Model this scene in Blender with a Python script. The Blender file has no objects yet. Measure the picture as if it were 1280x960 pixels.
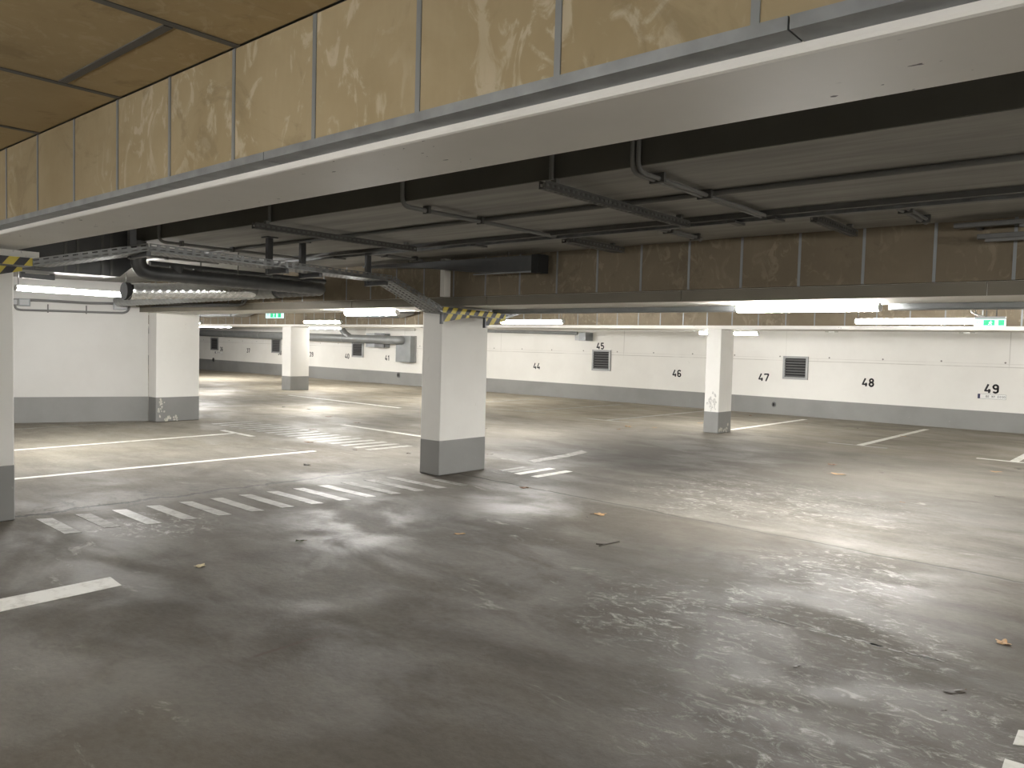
import bpy, bmesh, math, random
from mathutils import Vector, Matrix
random.seed(7)
C = bpy.context.scene.collection
SC = bpy.context.scene

# ------------------------------------------------------------------ camera
YAW, PITCH, ROLL, FPX = 0.71536924, -0.04750555, 0.02653030, 982.66869
EYE = Vector((0, 0, 1.6))
_f = Vector((-math.sin(YAW)*math.cos(PITCH), math.cos(YAW)*math.cos(PITCH), math.sin(PITCH)))
_r = Vector((math.cos(YAW), math.sin(YAW), 0)); _u = _r.cross(_f)
_c, _s = math.cos(ROLL), math.sin(ROLL)
RR = _c*_r + _s*_u; RU = -_s*_r + _c*_u
cam_d = bpy.data.cameras.new('camera'); cam = bpy.data.objects.new('camera', cam_d); C.objects.link(cam)
cam.matrix_world = Matrix(((RR.x, RU.x, -_f.x, EYE.x), (RR.y, RU.y, -_f.y, EYE.y), (RR.z, RU.z, -_f.z, EYE.z), (0, 0, 0, 1)))
cam_d.sensor_width = 36; cam_d.lens = 36*FPX/1280; cam_d.clip_start = .05; cam_d.clip_end = 200
SC.camera = cam

def ray(x, y): return RR*((x-640)/FPX) - RU*((y-480)/FPX) + _f
def onz(x, y, z=0.0):            # point of the plane z seen at photo pixel x, y
    d = ray(x, y); return EYE + d*((z-EYE.z)/d.z)
def ony(x, y, Y): d = ray(x, y); return EYE + d*(Y/d.y)
def onx(x, y, X): d = ray(x, y); return EYE + d*(X/d.x)

# ------------------------------------------------------------------ materials
def mat(name, base, rough=.6, metal=0, var=0, var_scale=3, bump=0, bump_scale=30, spec=.5, emit=None, strength=0):
    m = bpy.data.materials.new(name); m.use_nodes = True
    nt = m.node_tree; b = nt.nodes['Principled BSDF']
    b.inputs['Base Color'].default_value = (*base, 1); b.inputs['Roughness'].default_value = rough
    b.inputs['Metallic'].default_value = metal; b.inputs['Specular IOR Level'].default_value = spec
    if emit:
        b.inputs['Emission Color'].default_value = (*emit, 1); b.inputs['Emission Strength'].default_value = strength
    if var or bump:
        g = nt.nodes.new('ShaderNodeNewGeometry')
    if var:
        n = nt.nodes.new('ShaderNodeTexNoise'); n.inputs['Scale'].default_value = var_scale; n.inputs['Detail'].default_value = 6
        nt.links.new(g.outputs['Position'], n.inputs['Vector'])
        r = nt.nodes.new('ShaderNodeValToRGB')
        r.color_ramp.elements[0].position = .3; r.color_ramp.elements[1].position = .7
        r.color_ramp.elements[0].color = (*[c*(1-var) for c in base], 1); r.color_ramp.elements[1].color = (*[min(1, c*(1+var)) for c in base], 1)
        nt.links.new(n.outputs['Fac'], r.inputs['Fac']); nt.links.new(r.outputs['Color'], b.inputs['Base Color'])
    if bump:
        n2 = nt.nodes.new('ShaderNodeTexNoise'); n2.inputs['Scale'].default_value = bump_scale; n2.inputs['Detail'].default_value = 5
        nt.links.new(g.outputs['Position'], n2.inputs['Vector'])
        bm_ = nt.nodes.new('ShaderNodeBump'); bm_.inputs['Strength'].default_value = bump; bm_.inputs['Distance'].default_value = .01
        nt.links.new(n2.outputs['Fac'], bm_.inputs['Height']); nt.links.new(bm_.outputs['Normal'], b.inputs['Normal'])
    return m

class NT:                        # tiny node-graph helper
    def __init__(s, name):
        s.m = bpy.data.materials.new(name); s.m.use_nodes = True; s.t = s.m.node_tree; s.b = s.t.nodes['Principled BSDF']
        s.pos = s.t.nodes.new('ShaderNodeNewGeometry').outputs['Position']
    def put(s, sock, v):
        if hasattr(v, 'is_output'): s.t.links.new(v, sock)
        else: sock.default_value = v
    def noise(s, scale, detail=6, rough=.55, vec=None, stretch=None, offset=(0, 0, 0), dist=0):
        n = s.t.nodes.new('ShaderNodeTexNoise'); n.inputs['Scale'].default_value = scale
        n.inputs['Detail'].default_value = detail; n.inputs['Roughness'].default_value = rough; n.inputs['Distortion'].default_value = dist
        v = vec or s.pos
        mp = s.t.nodes.new('ShaderNodeMapping'); mp.inputs['Scale'].default_value = stretch or (1, 1, 1); mp.inputs['Location'].default_value = offset
        s.t.links.new(v, mp.inputs['Vector']); s.t.links.new(mp.outputs[0], n.inputs['Vector'])
        return n.outputs['Fac']
    def math(s, op, a, b=0.0, c=0.0):
        n = s.t.nodes.new('ShaderNodeMath'); n.operation = op
        s.put(n.inputs[0], a); s.put(n.inputs[1], b); s.put(n.inputs[2], c); return n.outputs[0]
    def step(s, v, lo, hi, a=0.0, b=1.0):
        n = s.t.nodes.new('ShaderNodeMapRange'); n.interpolation_type = 'SMOOTHSTEP'
        s.put(n.inputs[0], v); n.inputs[1].default_value = lo; n.inputs[2].default_value = hi
        n.inputs[3].default_value = a; n.inputs[4].default_value = b; return n.outputs[0]
    def mix(s, f, a, b, blend='MIX'):
        n = s.t.nodes.new('ShaderNodeMix'); n.data_type = 'RGBA'; n.blend_type = blend
        s.put(n.inputs['Factor'], f)
        for k, v in ((6, a), (7, b)):
            if isinstance(v, tuple) and len(v) == 3: v = (*v, 1)
            s.put(n.inputs[k], v)
        return n.outputs[2]
    def xyz(s):
        n = s.t.nodes.new('ShaderNodeSeparateXYZ'); s.t.links.new(s.pos, n.inputs[0]); return n.outputs
    def bump(s, h, strength, distance=.01):
        n = s.t.nodes.new('ShaderNodeBump'); n.inputs['Strength'].default_value = strength; n.inputs['Distance'].default_value = distance
        s.t.links.new(h, n.inputs['Height']); s.t.links.new(n.outputs[0], s.b.inputs['Normal'])

def floor_mat():
    n = NT('worn_concrete_floor'); x, y, z = n.xyz()
    big = n.noise(.35, 4, .5, stretch=(1, 1.6, 1)); mid = n.noise(1.6, 8, .62, stretch=(.7, 1.4, 1), dist=.4); fine = n.noise(60, 4, .6)
    smear = n.noise(.8, 6, .6, stretch=(.35, 1.8, 1), offset=(4, 2, 0), dist=.6)
    col = n.mix(n.step(big, .35, .65), FLOOR_A, FLOOR_B)
    col = n.mix(n.math('MULTIPLY', n.step(mid, .42, .62), .45), col, FLOOR_C)
    dark = n.math('MULTIPLY', n.step(smear, .5, .68), .4); col = n.mix(dark, col, FLOOR_D)
    # the driving lane before the joint is a darker, cooler, smoother concrete; aisle beyond coloured darker for tyre dirt and pillar shadow
    edge = n.math('MULTIPLY_ADD', n.noise(1.7, 6, .7, offset=(2, 8, 0)), .7, -.35)
    lane = n.math('MULTIPLY', n.step(n.math('ADD', x, edge), -7.75, -7.45), n.step(n.math('ADD', y, n.math('MULTIPLY', edge, .12)), 6.68, 6.86, 1, 0))
    col = n.mix(lane, col, n.mix(.93, col, LANE, 'MULTIPLY'))
    aisle = n.math('MULTIPLY', n.step(n.math('ADD', y, n.math('MULTIPLY', edge, 3)), 8.4, 9.8), n.step(n.math('ADD', y, n.math('MULTIPLY', edge, 2)), 11.6, 13.0, 1, 0))
    aisle = n.math('MULTIPLY', aisle, n.step(n.math('ADD', x, n.math('MULTIPLY', edge, 2)), -9.5, -7.5))
    aisle = n.math('MULTIPLY', aisle, n.step(x, -5.5, -2.5, 1, .35))
    col = n.mix(n.math('MULTIPLY', aisle, .8), col, FLOOR_D)
    col = n.mix(n.step(n.math('ADD', x, n.math('MULTIPLY', edge, 2)), -12, -8.5, 1, 0), col, n.mix(1.0, col, (1.5, 1.49, 1.45), 'MULTIPLY'))  # colour raised towards the far left to stand for its lamp pools
    col = n.mix(n.step(n.math('ADD', y, n.math('MULTIPLY', edge, 1.5)), 12.6, 14.4), col, n.mix(1.0, col, (1.42, 1.40, 1.35), 'MULTIPLY'))  # stall floor colour lifted to add the lamplight falling there
    scuffn = n.noise(2.6, 10, .72, stretch=(.55, 1.5, 1), offset=(9, 3, 0), dist=.8)
    scuff = n.math('MULTIPLY', n.step(scuffn, .585, .70), n.step(n.noise(.45, 3, .5, offset=(1.5, 7.2, 0)), .44, .6))
    col = n.mix(n.math('MULTIPLY', scuff, .75), col, (.40, .385, .35))
    def blob(pts, soft=.45):
        out = None
        for (px, py, r) in pts:
            dx = n.math('ADD', x, -px); dy = n.math('ADD', y, -py)
            d_ = n.math('SQRT', n.math('ADD', n.math('MULTIPLY', dx, dx), n.math('MULTIPLY', dy, dy)))
            m_ = n.step(n.math('ADD', n.math('DIVIDE', d_, r), n.math('MULTIPLY_ADD', n.noise(2.2, 6, .7, offset=(px, py, 0)), 1.4, -.7)), 1-soft, 1+soft, 1, 0)
            out = m_ if out is None else n.math('MAXIMUM', out, m_)
        return out
    dust = blob(((-1.0, 3.45, .85), (-1.35, 4.6, .5), (-2.15, 4.35, .7), (-1.95, 5.9, .6), (-6.65, 3.05, .5), (-3.6, 8.3, 1.3)))
    dark_patch = blob(((-3.0, 4.8, 1.2), (-6.3, 9.5, 1.3), (-4.6, 5.0, .7)), .6)  # patches where the floor colour is taken darker
    col = n.mix(n.math('MULTIPLY', dark_patch, .6), col, n.mix(1.0, col, (.55, .55, .55), 'MULTIPLY'))
    flakes = n.step(n.noise(9, 10, .8, stretch=(.7, 1.2, 1), dist=1.2, offset=(3, 1, 0)), .50, .66)
    col = n.mix(n.math('MULTIPLY', n.math('MULTIPLY', dust, flakes), .85), col, (.43, .415, .38))
    speck = n.step(n.noise(11, 3, .6, offset=(1, 9, 0)), .735, .76); col = n.mix(n.math('MULTIPLY', speck, .6), col, (.05, .045, .038))
    pit = n.step(n.noise(95, 2, .5), .70, .76)
    grit = n.noise(24, 8, .75, stretch=(.8, 1.1, 1)); col = n.mix(n.step(grit, .38, .66, 0, .42), col, n.mix(1.0, col, (.62, .61, .59), 'MULTIPLY'))
    col = n.mix(n.math('MULTIPLY', pit, .35), col, (.10, .09, .08))
    # construction joint running on from the centre pillar, and the rough patched strip left of it
    wob = n.math('MULTIPLY_ADD', n.noise(1.3, 5, .6, stretch=(1, 0, 0)), .22, -.11)
    d = n.math('ABSOLUTE', n.math('ADD', n.math('ADD', y, n.math('MULTIPLY_ADD', x, .043, -6.62)), wob))
    right = n.step(x, -6.95, -6.8)
    joint = n.math('MULTIPLY', n.step(d, .010, .028, 1, 0), right)
    joint = n.math('MULTIPLY', joint, n.step(n.noise(3, 4, .7, stretch=(1, 0, 0), offset=(3, 0, 0)), .3, .5, .25, 1))
    col = n.mix(n.math('MULTIPLY', joint, .93), col, (.07, .065, .055))
    wob2 = n.math('MULTIPLY_ADD', n.noise(2.2, 6, .7, stretch=(0, 1, 0)), .5, -.25)
    d2 = n.math('ABSOLUTE', n.math('ADD', n.math('ADD', x, 7.72), wob2))
    span = n.math('MULTIPLY', n.step(y, 1.5, 2.4), n.step(y, 6.3, 6.7, 1, 0))
    crack = n.math('MULTIPLY', n.step(d2, .015, .05, 1, 0), span)
    rough_patch = n.math('MULTIPLY', n.math('MULTIPLY', n.step(d2, .2, .75, 1, 0), span), n.step(n.noise(4.5, 10, .8, dist=1), .52, .6))
    col = n.mix(n.math('MULTIPLY', crack, .9), col, (.07, .065, .06))
    col = n.mix(n.math('MULTIPLY', rough_patch, .8), col, (.085, .08, .072))
    # a short open crack near the camera
    wob3 = n.math('MULTIPLY_ADD', n.noise(6, 5, .7), .06, -.03)
    d3 = n.math('ABSOLUTE', n.math('ADD', n.math('ADD', x, 3.52), wob3))
    c3 = n.math('MULTIPLY', n.step(d3, .006, .02, 1, 0), n.math('MULTIPLY', n.step(y, 2.05, 2.15), n.step(y, 2.45, 2.6, 1, 0)))
    col = n.mix(n.math('MULTIPLY', c3, .9), col, (.08, .06, .05))
    col = n.mix(n.math('MULTIPLY_ADD', fine, .5, -.1), col, (.16, .145, .125), 'MIX') if False else col
    n.t.links.new(col, n.b.inputs['Base Color'])
    rg = n.step(n.noise(1.1, 8, .65, stretch=(.8, 1.2, 1), offset=(2, 5, 0), dist=.5), .40, .62, .58, .82)
    rg = n.math('ADD', n.math('ADD', rg, n.math('MULTIPLY', scuff, .10)), n.math('MULTIPLY', blob(((-5.13, 5.95, .75), (-7.4, 5.4, .9), (-5.6, 4.3, .85), (-4.1, 3.1, .45), (-2.3, 6.2, 1.1), (-11.5, 8.6, 1.6), (-17, 10, 2.5), (-22, 12, 2.5))), -.13))
    n.t.links.new(rg, n.b.inputs['Roughness']); n.b.inputs['Specular IOR Level'].default_value = .25
    h = n.math('ADD', n.math('ADD', n.math('MULTIPLY', n.noise(14, 8, .7), .8), n.math('MULTIPLY', grit, .5)), n.math('MULTIPLY', n.math('ADD', joint, crack), -1.2))
    h = n.math('ADD', h, n.math('MULTIPLY', rough_patch, -.5))
    n.bump(h, .30, .012)
    return n.m
LANE = (.66, .635, .60)
FLOOR_A, FLOOR_B, FLOOR_C, FLOOR_D = (.122, .111, .094), (.155, .142, .120), (.205, .19, .163), (.082, .075, .064)

def panel_mat(name, a, b, pale):
    n = NT(name)
    big = n.noise(1.2, 6, .6, dist=.5); sw = n.noise(7, 8, .62, dist=1.6, stretch=(1, 1, .6)); grain = n.noise(40, 3, .5, stretch=(1, 1, .25))
    oi = n.t.nodes.new('ShaderNodeObjectInfo').outputs['Random']
    col = n.mix(n.step(big, .35, .65), a, b)
    col = n.mix(n.math('MULTIPLY', n.step(sw, .52, .62), n.math('MULTIPLY', n.step(n.noise(.9, 3, .5, offset=(5, 1, 2)), .38, .56), .8)), col, pale)
    col = n.mix(n.math('MULTIPLY', n.step(n.noise(2.2, 8, .7, offset=(3, 3, 9), dist=1.2), .56, .66), .45), col, tuple(c*.62 for c in a))
    col = n.mix(n.math('MULTIPLY', grain, .25), col, tuple(c*.8 for c in a))
    col = n.mix(n.math('MULTIPLY', oi, .22), col, tuple(c*.75 for c in a))
    n.t.links.new(col, n.b.inputs['Base Color']); n.b.inputs['Roughness'].default_value = .75
    n.b.inputs['Specular IOR Level'].default_value = .25
    n.bump(sw, .15, .006)
    return n.m

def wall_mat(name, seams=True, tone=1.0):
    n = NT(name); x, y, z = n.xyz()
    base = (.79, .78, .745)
    col = n.mix(n.step(n.noise(.7, 6, .6), .35, .7), base, (.735, .722, .685))
    col = n.mix(n.math('MULTIPLY', n.step(n.noise(5, 8, .75, stretch=(1, 1, .5)), .62, .74), .35), col, (.40, .385, .35))
    if seams:
        hz = n.math('ABSOLUTE', n.math('ADD', z, -1.43)); hz2 = n.math('ABSOLUTE', n.math('ADD', z, -1.50))
        vx = n.math('ABSOLUTE', n.math('ADD', n.math('FRACT', n.math('DIVIDE', n.math('ADD', x, 50.6), 5.0)), -.5))
        l = n.math('MAXIMUM', n.step(hz, .004, .012, 1, 0), n.math('MULTIPLY', n.step(hz2, .003, .010, 1, 0), .5))
        l = n.math('MAXIMUM', l, n.math('MULTIPLY', n.step(vx, .001, .0022, 1, 0), n.step(z, 1.3, 1.6)))
        l = n.math('MULTIPLY', l, n.step(n.noise(.9, 4, .6, stretch=(1, 1, .2)), .35, .5, .35, 1))
        col = n.mix(n.math('MULTIPLY', l, .55), col, (.36, .34, .31))
        holes = n.step(n.math('ADD', n.math('ABSOLUTE', n.math('ADD', z, -1.53)), n.math('MULTIPLY', n.math('ABSOLUTE', n.math('ADD', n.math('FRACT', n.math('DIVIDE', x, 1.27)), -.5)), 1.27)), .018, .028, 1, 0)
        col = n.mix(holes, col, (.18, .17, .16))
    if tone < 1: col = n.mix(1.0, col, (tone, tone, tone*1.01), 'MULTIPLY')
    n.t.links.new(col, n.b.inputs['Base Color']); n.b.inputs['Roughness'].default_value = .7
    n.bump(n.noise(25, 6, .6), .08, .006)
    return n.m

def soffit_mat():
    n = NT('white_painted_beam_concrete')
    col = n.mix(n.step(n.noise(.9, 6, .6), .35, .7), (.88, .86, .81), (.81, .79, .735))
    pit = n.math('MULTIPLY', n.step(n.noise(42, 2, .4, stretch=(.5, 1, 1)), .725, .745), n.step(n.noise(2.3, 3, .5, offset=(4, 4, 4)), .54, .62))
    col = n.mix(pit, col, (.10, .09, .08))
    n.t.links.new(col, n.b.inputs['Base Color']); n.b.inputs['Roughness'].default_value = .58; n.b.inputs['Specular IOR Level'].default_value = .7
    n.bump(n.math('ADD', n.noise(18, 5, .6), n.math('MULTIPLY', pit, -3)), .1, .006)
    return n.m

def low_ceiling_mat():
    n = NT('grey_painted_ceiling_boards'); x, y, z = n.xyz()
    st = n.noise(1.0, 6, .65, stretch=(.5, 7, 1))
    col = n.mix(n.step(st, .35, .68), (.23, .225, .207), (.35, .342, .316))
    col = n.mix(n.math('MULTIPLY', n.step(n.noise(.6, 5, .6, offset=(7, 1, 0)), .5, .7), .4), col, (.13, .125, .112))
    n.t.links.new(col, n.b.inputs['Base Color']); n.b.inputs['Roughness'].default_value = .55
    n.bump(st, .05, .01)
    return n.m

def dado_mat():
    n = NT('grey_dado_paint')
    col = n.mix(n.step(n.noise(.9, 6, .6), .35, .7), (.255, .254, .247), (.215, .214, .208))
    col = n.mix(n.math('MULTIPLY', n.step(n.noise(9, 8, .75), .66, .7), .8), col, (.50, .48, .43))
    n.t.links.new(col, n.b.inputs['Base Color']); n.b.inputs['Roughness'].default_value = .55
    n.bump(n.noise(30, 5, .6), .08, .005)
    return n.m

def hazard_mat(name, axis):
    n = NT(name); x, y, z = n.xyz()
    s = n.math('FRACT', n.math('DIVIDE', n.math('ADD', y, n.math('MULTIPLY', z, -.75)), .155))
    col = n.mix(n.math('GREATER_THAN', s, .5), (.52, .42, .055), (.018, .018, .02))
    col = n.mix(n.math('MULTIPLY', n.step(n.noise(14, 6, .7), .55, .7), .35), col, (.12, .11, .08))
    n.t.links.new(col, n.b.inputs['Base Color']); n.b.inputs['Roughness'].default_value = .5
    return n.m

def line_paint_mat():
    n = NT('worn_white_line_paint')
    col = n.mix(n.step(n.noise(6, 8, .7), .45, .68), (.66, .65, .60), (.44, .42, .37))
    n.t.links.new(col, n.b.inputs['Base Color']); n.b.inputs['Roughness'].default_value = .6
    n.bump(n.noise(40, 4, .6), .1, .004)
    return n.m
def hatch_paint_mat():
    n = NT('thin_white_hatch_paint')
    col = n.mix(n.step(n.noise(7, 9, .75, dist=.5), .40, .66), (.36, .35, .32), (.20, .19, .17))
    n.t.links.new(col, n.b.inputs['Base Color']); n.b.inputs['Roughness'].default_value = .5
    n.bump(n.noise(40, 4, .6), .1, .004)
    return n.m
def faded_paint_mat():
    n = NT('faded_white_line_paint')
    col = n.mix(n.step(n.noise(7, 9, .75, dist=.5), .42, .62), (.25, .24, .215), (.135, .128, .112))
    n.t.links.new(col, n.b.inputs['Base Color']); n.b.inputs['Roughness'].default_value = .66
    n.bump(n.noise(40, 4, .6), .1, .004)
    return n.m

M = dict(
    floor=floor_mat(), wall=wall_mat('white_wall_paint'), wallp=wall_mat('white_plain_wall_paint', False), walll=wall_mat('dimmed_white_wall_paint', False, .80), dado=dado_mat(), soffit=soffit_mat(), lowceil=low_ceiling_mat(),  # walll is the white wall paint, darkened against the lamp beside it
    slab=mat('raw_slab_concrete', (.34, .325, .29), .8, var=.12, var_scale=1.5),
    step=mat('dark_grey_step_face', (.085, .084, .072), .8, var=.15, var_scale=2),
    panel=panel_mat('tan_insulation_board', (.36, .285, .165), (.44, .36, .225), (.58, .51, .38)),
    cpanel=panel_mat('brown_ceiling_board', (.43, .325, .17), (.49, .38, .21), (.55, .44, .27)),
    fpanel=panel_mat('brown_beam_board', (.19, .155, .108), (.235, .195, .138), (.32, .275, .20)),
    facing=mat('drab_facing_sheet', (.19, .172, .135), .7, var=.12, var_scale=2),
    scuff=mat('grey_rubber_scuff', (.56, .55, .525), .8, var=.3, var_scale=30), chip=mat('bare_pale_concrete_chip', (.50, .48, .43), .85, var=.25, var_scale=25),
    gpanel=mat('grey_wall_board', (.52, .51, .47), .75, var=.1, var_scale=2),
    cstrip=mat('dull_ceiling_strip', (.11, .105, .095), .6),
    strip=mat('grey_joint_strip', (.27, .285, .29), .5, .4),
    galv=mat('galvanised_profile', (.30, .315, .325), .5, .55, var=.18, var_scale=9),
    tray=mat('galvanised_tray', (.20, .205, .205), .45, .6, var=.15, var_scale=14),
    dtray=mat('dull_dark_rail', (.125, .125, .12), .5, .5, var=.1, var_scale=12),
    conduit=mat('grey_plastic_conduit', (.16, .16, .155), .5),
    pipe_pale=mat('pale_plastic_conduit', (.42, .41, .38), .5),
    duct=mat('dark_grey_duct', (.088, .09, .092), .42, .35, var=.12, var_scale=6),
    spiral=mat('bright_spiral_duct_metal', (.62, .63, .63), .26, .95, var=.08, var_scale=8),
    spiral_dull=mat('dull_spiral_duct_metal', (.36, .37, .36), .42, .7, var=.1, var_scale=8),
    wduct=mat('grey_ventilation_duct', (.235, .245, .25), .45, .35, var=.08, var_scale=4),
    grille=mat('grey_grille_frame', (.33, .335, .335), .5, .3), slat=mat('dark_grille_slat', (.13, .13, .133), .5, .3), hole=mat('black_recess', (.012, .012, .012), .9),
    number=mat('black_stencil_paint', (.022, .022, .026), .7, var=.3, var_scale=20),
    white=mat('white_plate', (.80, .80, .78), .4), blue=mat('dark_blue_band', (.018, .02, .07), .5),
    ink=mat('grey_ink', (.16, .16, .17), .6),
    housing=mat('light_grey_housing', (.50, .50, .48), .5),
    tube=mat('lit_diffuser', (.9, .9, .9), .4, emit=(1.0, .98, .945), strength=390),
    tube_mid=mat('softer_lit_diffuser', (.9, .9, .9), .4, emit=(1.0, .975, .93), strength=22),
    tube_far=mat('far_lit_diffuser', (.9, .9, .9), .4, emit=(1.0, .98, .945), strength=265),
    tube_dim=mat('weaker_lit_diffuser', (.9, .9, .9), .4, emit=(1.0, .97, .92), strength=172),  # output set lower only to balance lamps out of view
    sign_g=mat('lit_green_sign_face', (.0, .13, .06), .4, emit=(.0, .66, .27), strength=1.0),
    sign_w=mat('lit_white_sign_face', (.8, .9, .88), .4, emit=(.55, 1.0, .92), strength=1.05),
    line=line_paint_mat(), faded=faded_paint_mat(), hatch=hatch_paint_mat(), hazard=hazard_mat('black_yellow_tape', 'y'),
    leaf_tan=mat('dry_tan_leaf', (.40, .25, .12), .7, var=.25, var_scale=40), leaf_brown=mat('dry_brown_leaf', (.16, .085, .045), .7, var=.3, var_scale=40),
    leaf_dark=mat('wet_dark_leaf', (.045, .036, .026), .6, var=.3, var_scale=40), leaf_pale=mat('pale_dry_leaf', (.46, .38, .22), .7, var=.25, var_scale=40),
    leaf_green=mat('dark_olive_leaf', (.05, .06, .025), .7, var=.3, var_scale=40),
    bark=mat('dark_twig_bark', (.05, .042, .033), .8),
)

# ------------------------------------------------------------------ mesh helpers
class MB:
    def __init__(s): s.v = []; s.f = []
    def add(s, vs, fs):
        o = len(s.v); s.v += [tuple(v) for v in vs]; s.f += [tuple(i+o for i in f) for f in fs]; return s
    def box(s, x0, x1, y0, y1, z0, z1):
        return s.add([(x0, y0, z0), (x1, y0, z0), (x1, y1, z0), (x0, y1, z0), (x0, y0, z1), (x1, y0, z1), (x1, y1, z1), (x0, y1, z1)],
                     [(0, 3, 2, 1), (4, 5, 6, 7), (0, 1, 5, 4), (1, 2, 6, 5), (2, 3, 7, 6), (3, 0, 4, 7)])
    def prism(s, poly, ext):      # closed polygon (3-D points) pushed along a vector
        n = len(poly); P = [Vector(p) for p in poly]; e = Vector(ext)
        return s.add(P + [p+e for p in P], [tuple(range(n))[::-1], tuple(range(n, 2*n))] + [(i, (i+1) % n, n+(i+1) % n, n+i) for i in range(n)])
    def tube(s, path, r, n=12, cap=True, tilt=0.0):
        P = [Vector(p) for p in path]; k = len(P); vs = []
        up = None
        for i, p in enumerate(P):
            t = (P[min(i+1, k-1)]-P[max(i-1, 0)]).normalized()
            if up is None:
                up = Vector((0, 0, 1)) if abs(t.z) < .9 else Vector((1, 0, 0))
            a = (up - t*up.dot(t)).normalized(); b = t.cross(a); up = a
            rr = r[i] if isinstance(r, (list, tuple)) else r
            for j in range(n):
                th = 2*math.pi*j/n
                vs.append(p + a*math.cos(th)*rr + b*math.sin(th)*rr + t*tilt*math.cos(th)*rr)
        fs = [(i*n+j, i*n+(j+1) % n, (i+1)*n+(j+1) % n, (i+1)*n+j) for i in range(k-1) for j in range(n)]
        if cap: fs += [tuple(range(n))[::-1], tuple(range((k-1)*n, k*n))]
        return s.add(vs, fs)
    def build(s, name, m, parent=None, smooth=False, bevel=0, solid=0):
        me = bpy.data.meshes.new(name); me.from_pydata(s.v, [], s.f); me.validate()
        bm = bmesh.new(); bm.from_mesh(me)
        if not solid: bmesh.ops.recalc_face_normals(bm, faces=bm.faces)
        bm.to_mesh(me); bm.free()
        me.materials.append(m)
        if smooth:
            me.polygons.foreach_set('use_smooth', [True]*len(me.polygons))
            try: me.set_sharp_from_angle(angle=math.radians(40))
            except Exception: pass
        o = bpy.data.objects.new(name, me); C.objects.link(o)
        if bevel:
            b = o.modifiers.new('bevel', 'BEVEL'); b.width = bevel; b.segments = 2; b.limit_method = 'ANGLE'
        if solid:
            b = o.modifiers.new('solid', 'SOLIDIFY'); b.thickness = solid
        if parent: put(o, parent)
        return o
def put(o, parent):
    o.parent = parent; o.matrix_parent_inverse = Matrix.Translation(parent.location).inverted() if parent.type == 'EMPTY' else Matrix()
def tag(o, label=None, cat=None, group=None, kind=None):
    if label: o['label'] = label
    if cat: o['category'] = cat
    if group: o['group'] = group
    if kind: o['kind'] = kind
    return o
def empty(name, loc, label, cat, group=None, kind=None):
    o = bpy.data.objects.new(name, None); C.objects.link(o); o.location = loc; o.empty_display_size = .1
    return tag(o, label, cat, group, kind)
def bez(p0, p1, p2, n=8):         # rounded corner
    p0, p1, p2 = Vector(p0), Vector(p1), Vector(p2)
    return [p0*(1-t)**2 + p1*2*t*(1-t) + p2*t*t for t in [i/n for i in range(n+1)]]
def bend_path(pts, rad=.06, n=6):
    P = [Vector(p) for p in pts]; out = [P[0]]
    for a, b, c in zip(P, P[1:], P[2:]):
        d1 = (a-b); d2 = (c-b); r = min(rad, d1.length*.45, d2.length*.45)
        out += bez(b+d1.normalized()*r, b, b+d2.normalized()*r, n)
    return out + [P[-1]]
def perforated(mb, o, u, v, L, W, pitch=.06, slot=.036, rows=2, hole=.3):
    """a strip of sheet L long (along u) and W wide (along v) with rows of real slots"""
    o, u, v = Vector(o), Vector(u).normalized(), Vector(v).normalized()
    ys = [0.0]
    for k in range(rows):
        c = W*(k+.5)/rows; h = W/rows*hole/2; ys += [c-h, c+h]
    ys.append(W)
    n = max(1, int(L/pitch)); p = L/n
    for k in range(len(ys)-1):
        isrow = k % 2 == 1
        def q(a, b): mb.add([o+u*a+v*ys[k], o+u*b+v*ys[k], o+u*b+v*ys[k+1], o+u*a+v*ys[k+1]], [(0, 1, 2, 3)])
        if not isrow: q(0, L)
        else:
            off = 0 if (k//2) % 2 == 0 else p/2*0
            for i in range(n):
                g = (p-slot)/2; q(i*p, i*p+g); q((i+1)*p-g, (i+1)*p)
    return mb

# ------------------------------------------------------------------ the setting
X0, X1, YB, YW = -46.0, 6.0, -8.0, 20.2
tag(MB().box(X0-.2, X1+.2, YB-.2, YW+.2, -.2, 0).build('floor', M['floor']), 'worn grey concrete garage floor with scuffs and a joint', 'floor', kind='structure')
ceiling = tag(MB().box(X0-.2, X1+.2, YB-.2, YW+.2, 2.86, 3.06).build('ceiling', M['slab']), 'low garage ceiling of stepped grey slabs and brown boards', 'ceiling', kind='structure')
for a, b, m in ((3.75, 6.62, 'lowceil'), (7.5, 14.25, 'lowceil'), (15.1, YW, 'wallp')):
    tag(MB().box(X0, X1, a, b, 2.61, 2.8595).build('ceiling_slab', M[m]), {3.75: 'grey lower ceiling crossed by rails and conduits', 7.5: 'lower ceiling behind the middle beam', 15.1: 'pale lower ceiling along the numbered wall'}[a], 'ceiling', kind='structure')
MB().box(X0, X1, 3.735, 3.7495, 2.612, 2.858).build('step_face', M['step'], ceiling)
# brown ceiling boards above the camera, with grey joint strips between them
cw = 1.165
first = None
for c in range(-1, 10):
    xl = -3.12 - cw*c + cw
    for rI, (ya, yb) in enumerate(((-.9, 1.485), (1.485, 1.77)) if c % 2 else ((-2.0, .62), (.62, 1.77))):
        MB().box(xl-cw+.012, xl-.012, ya+.012, yb-.004, 2.838, 2.859).build('ceiling_board', M['cpanel'], ceiling)
    MB().box(xl-.02, xl+.02, -2, 1.768, 2.832, 2.836).build('joint_strip', M['cstrip'], ceiling)
    ys = 1.485 if c % 2 else .62
    MB().box(xl-cw+.03, xl-.03, ys-.019, ys+.019, 2.832, 2.842).build('joint_strip', M['cstrip'], ceiling)

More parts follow.
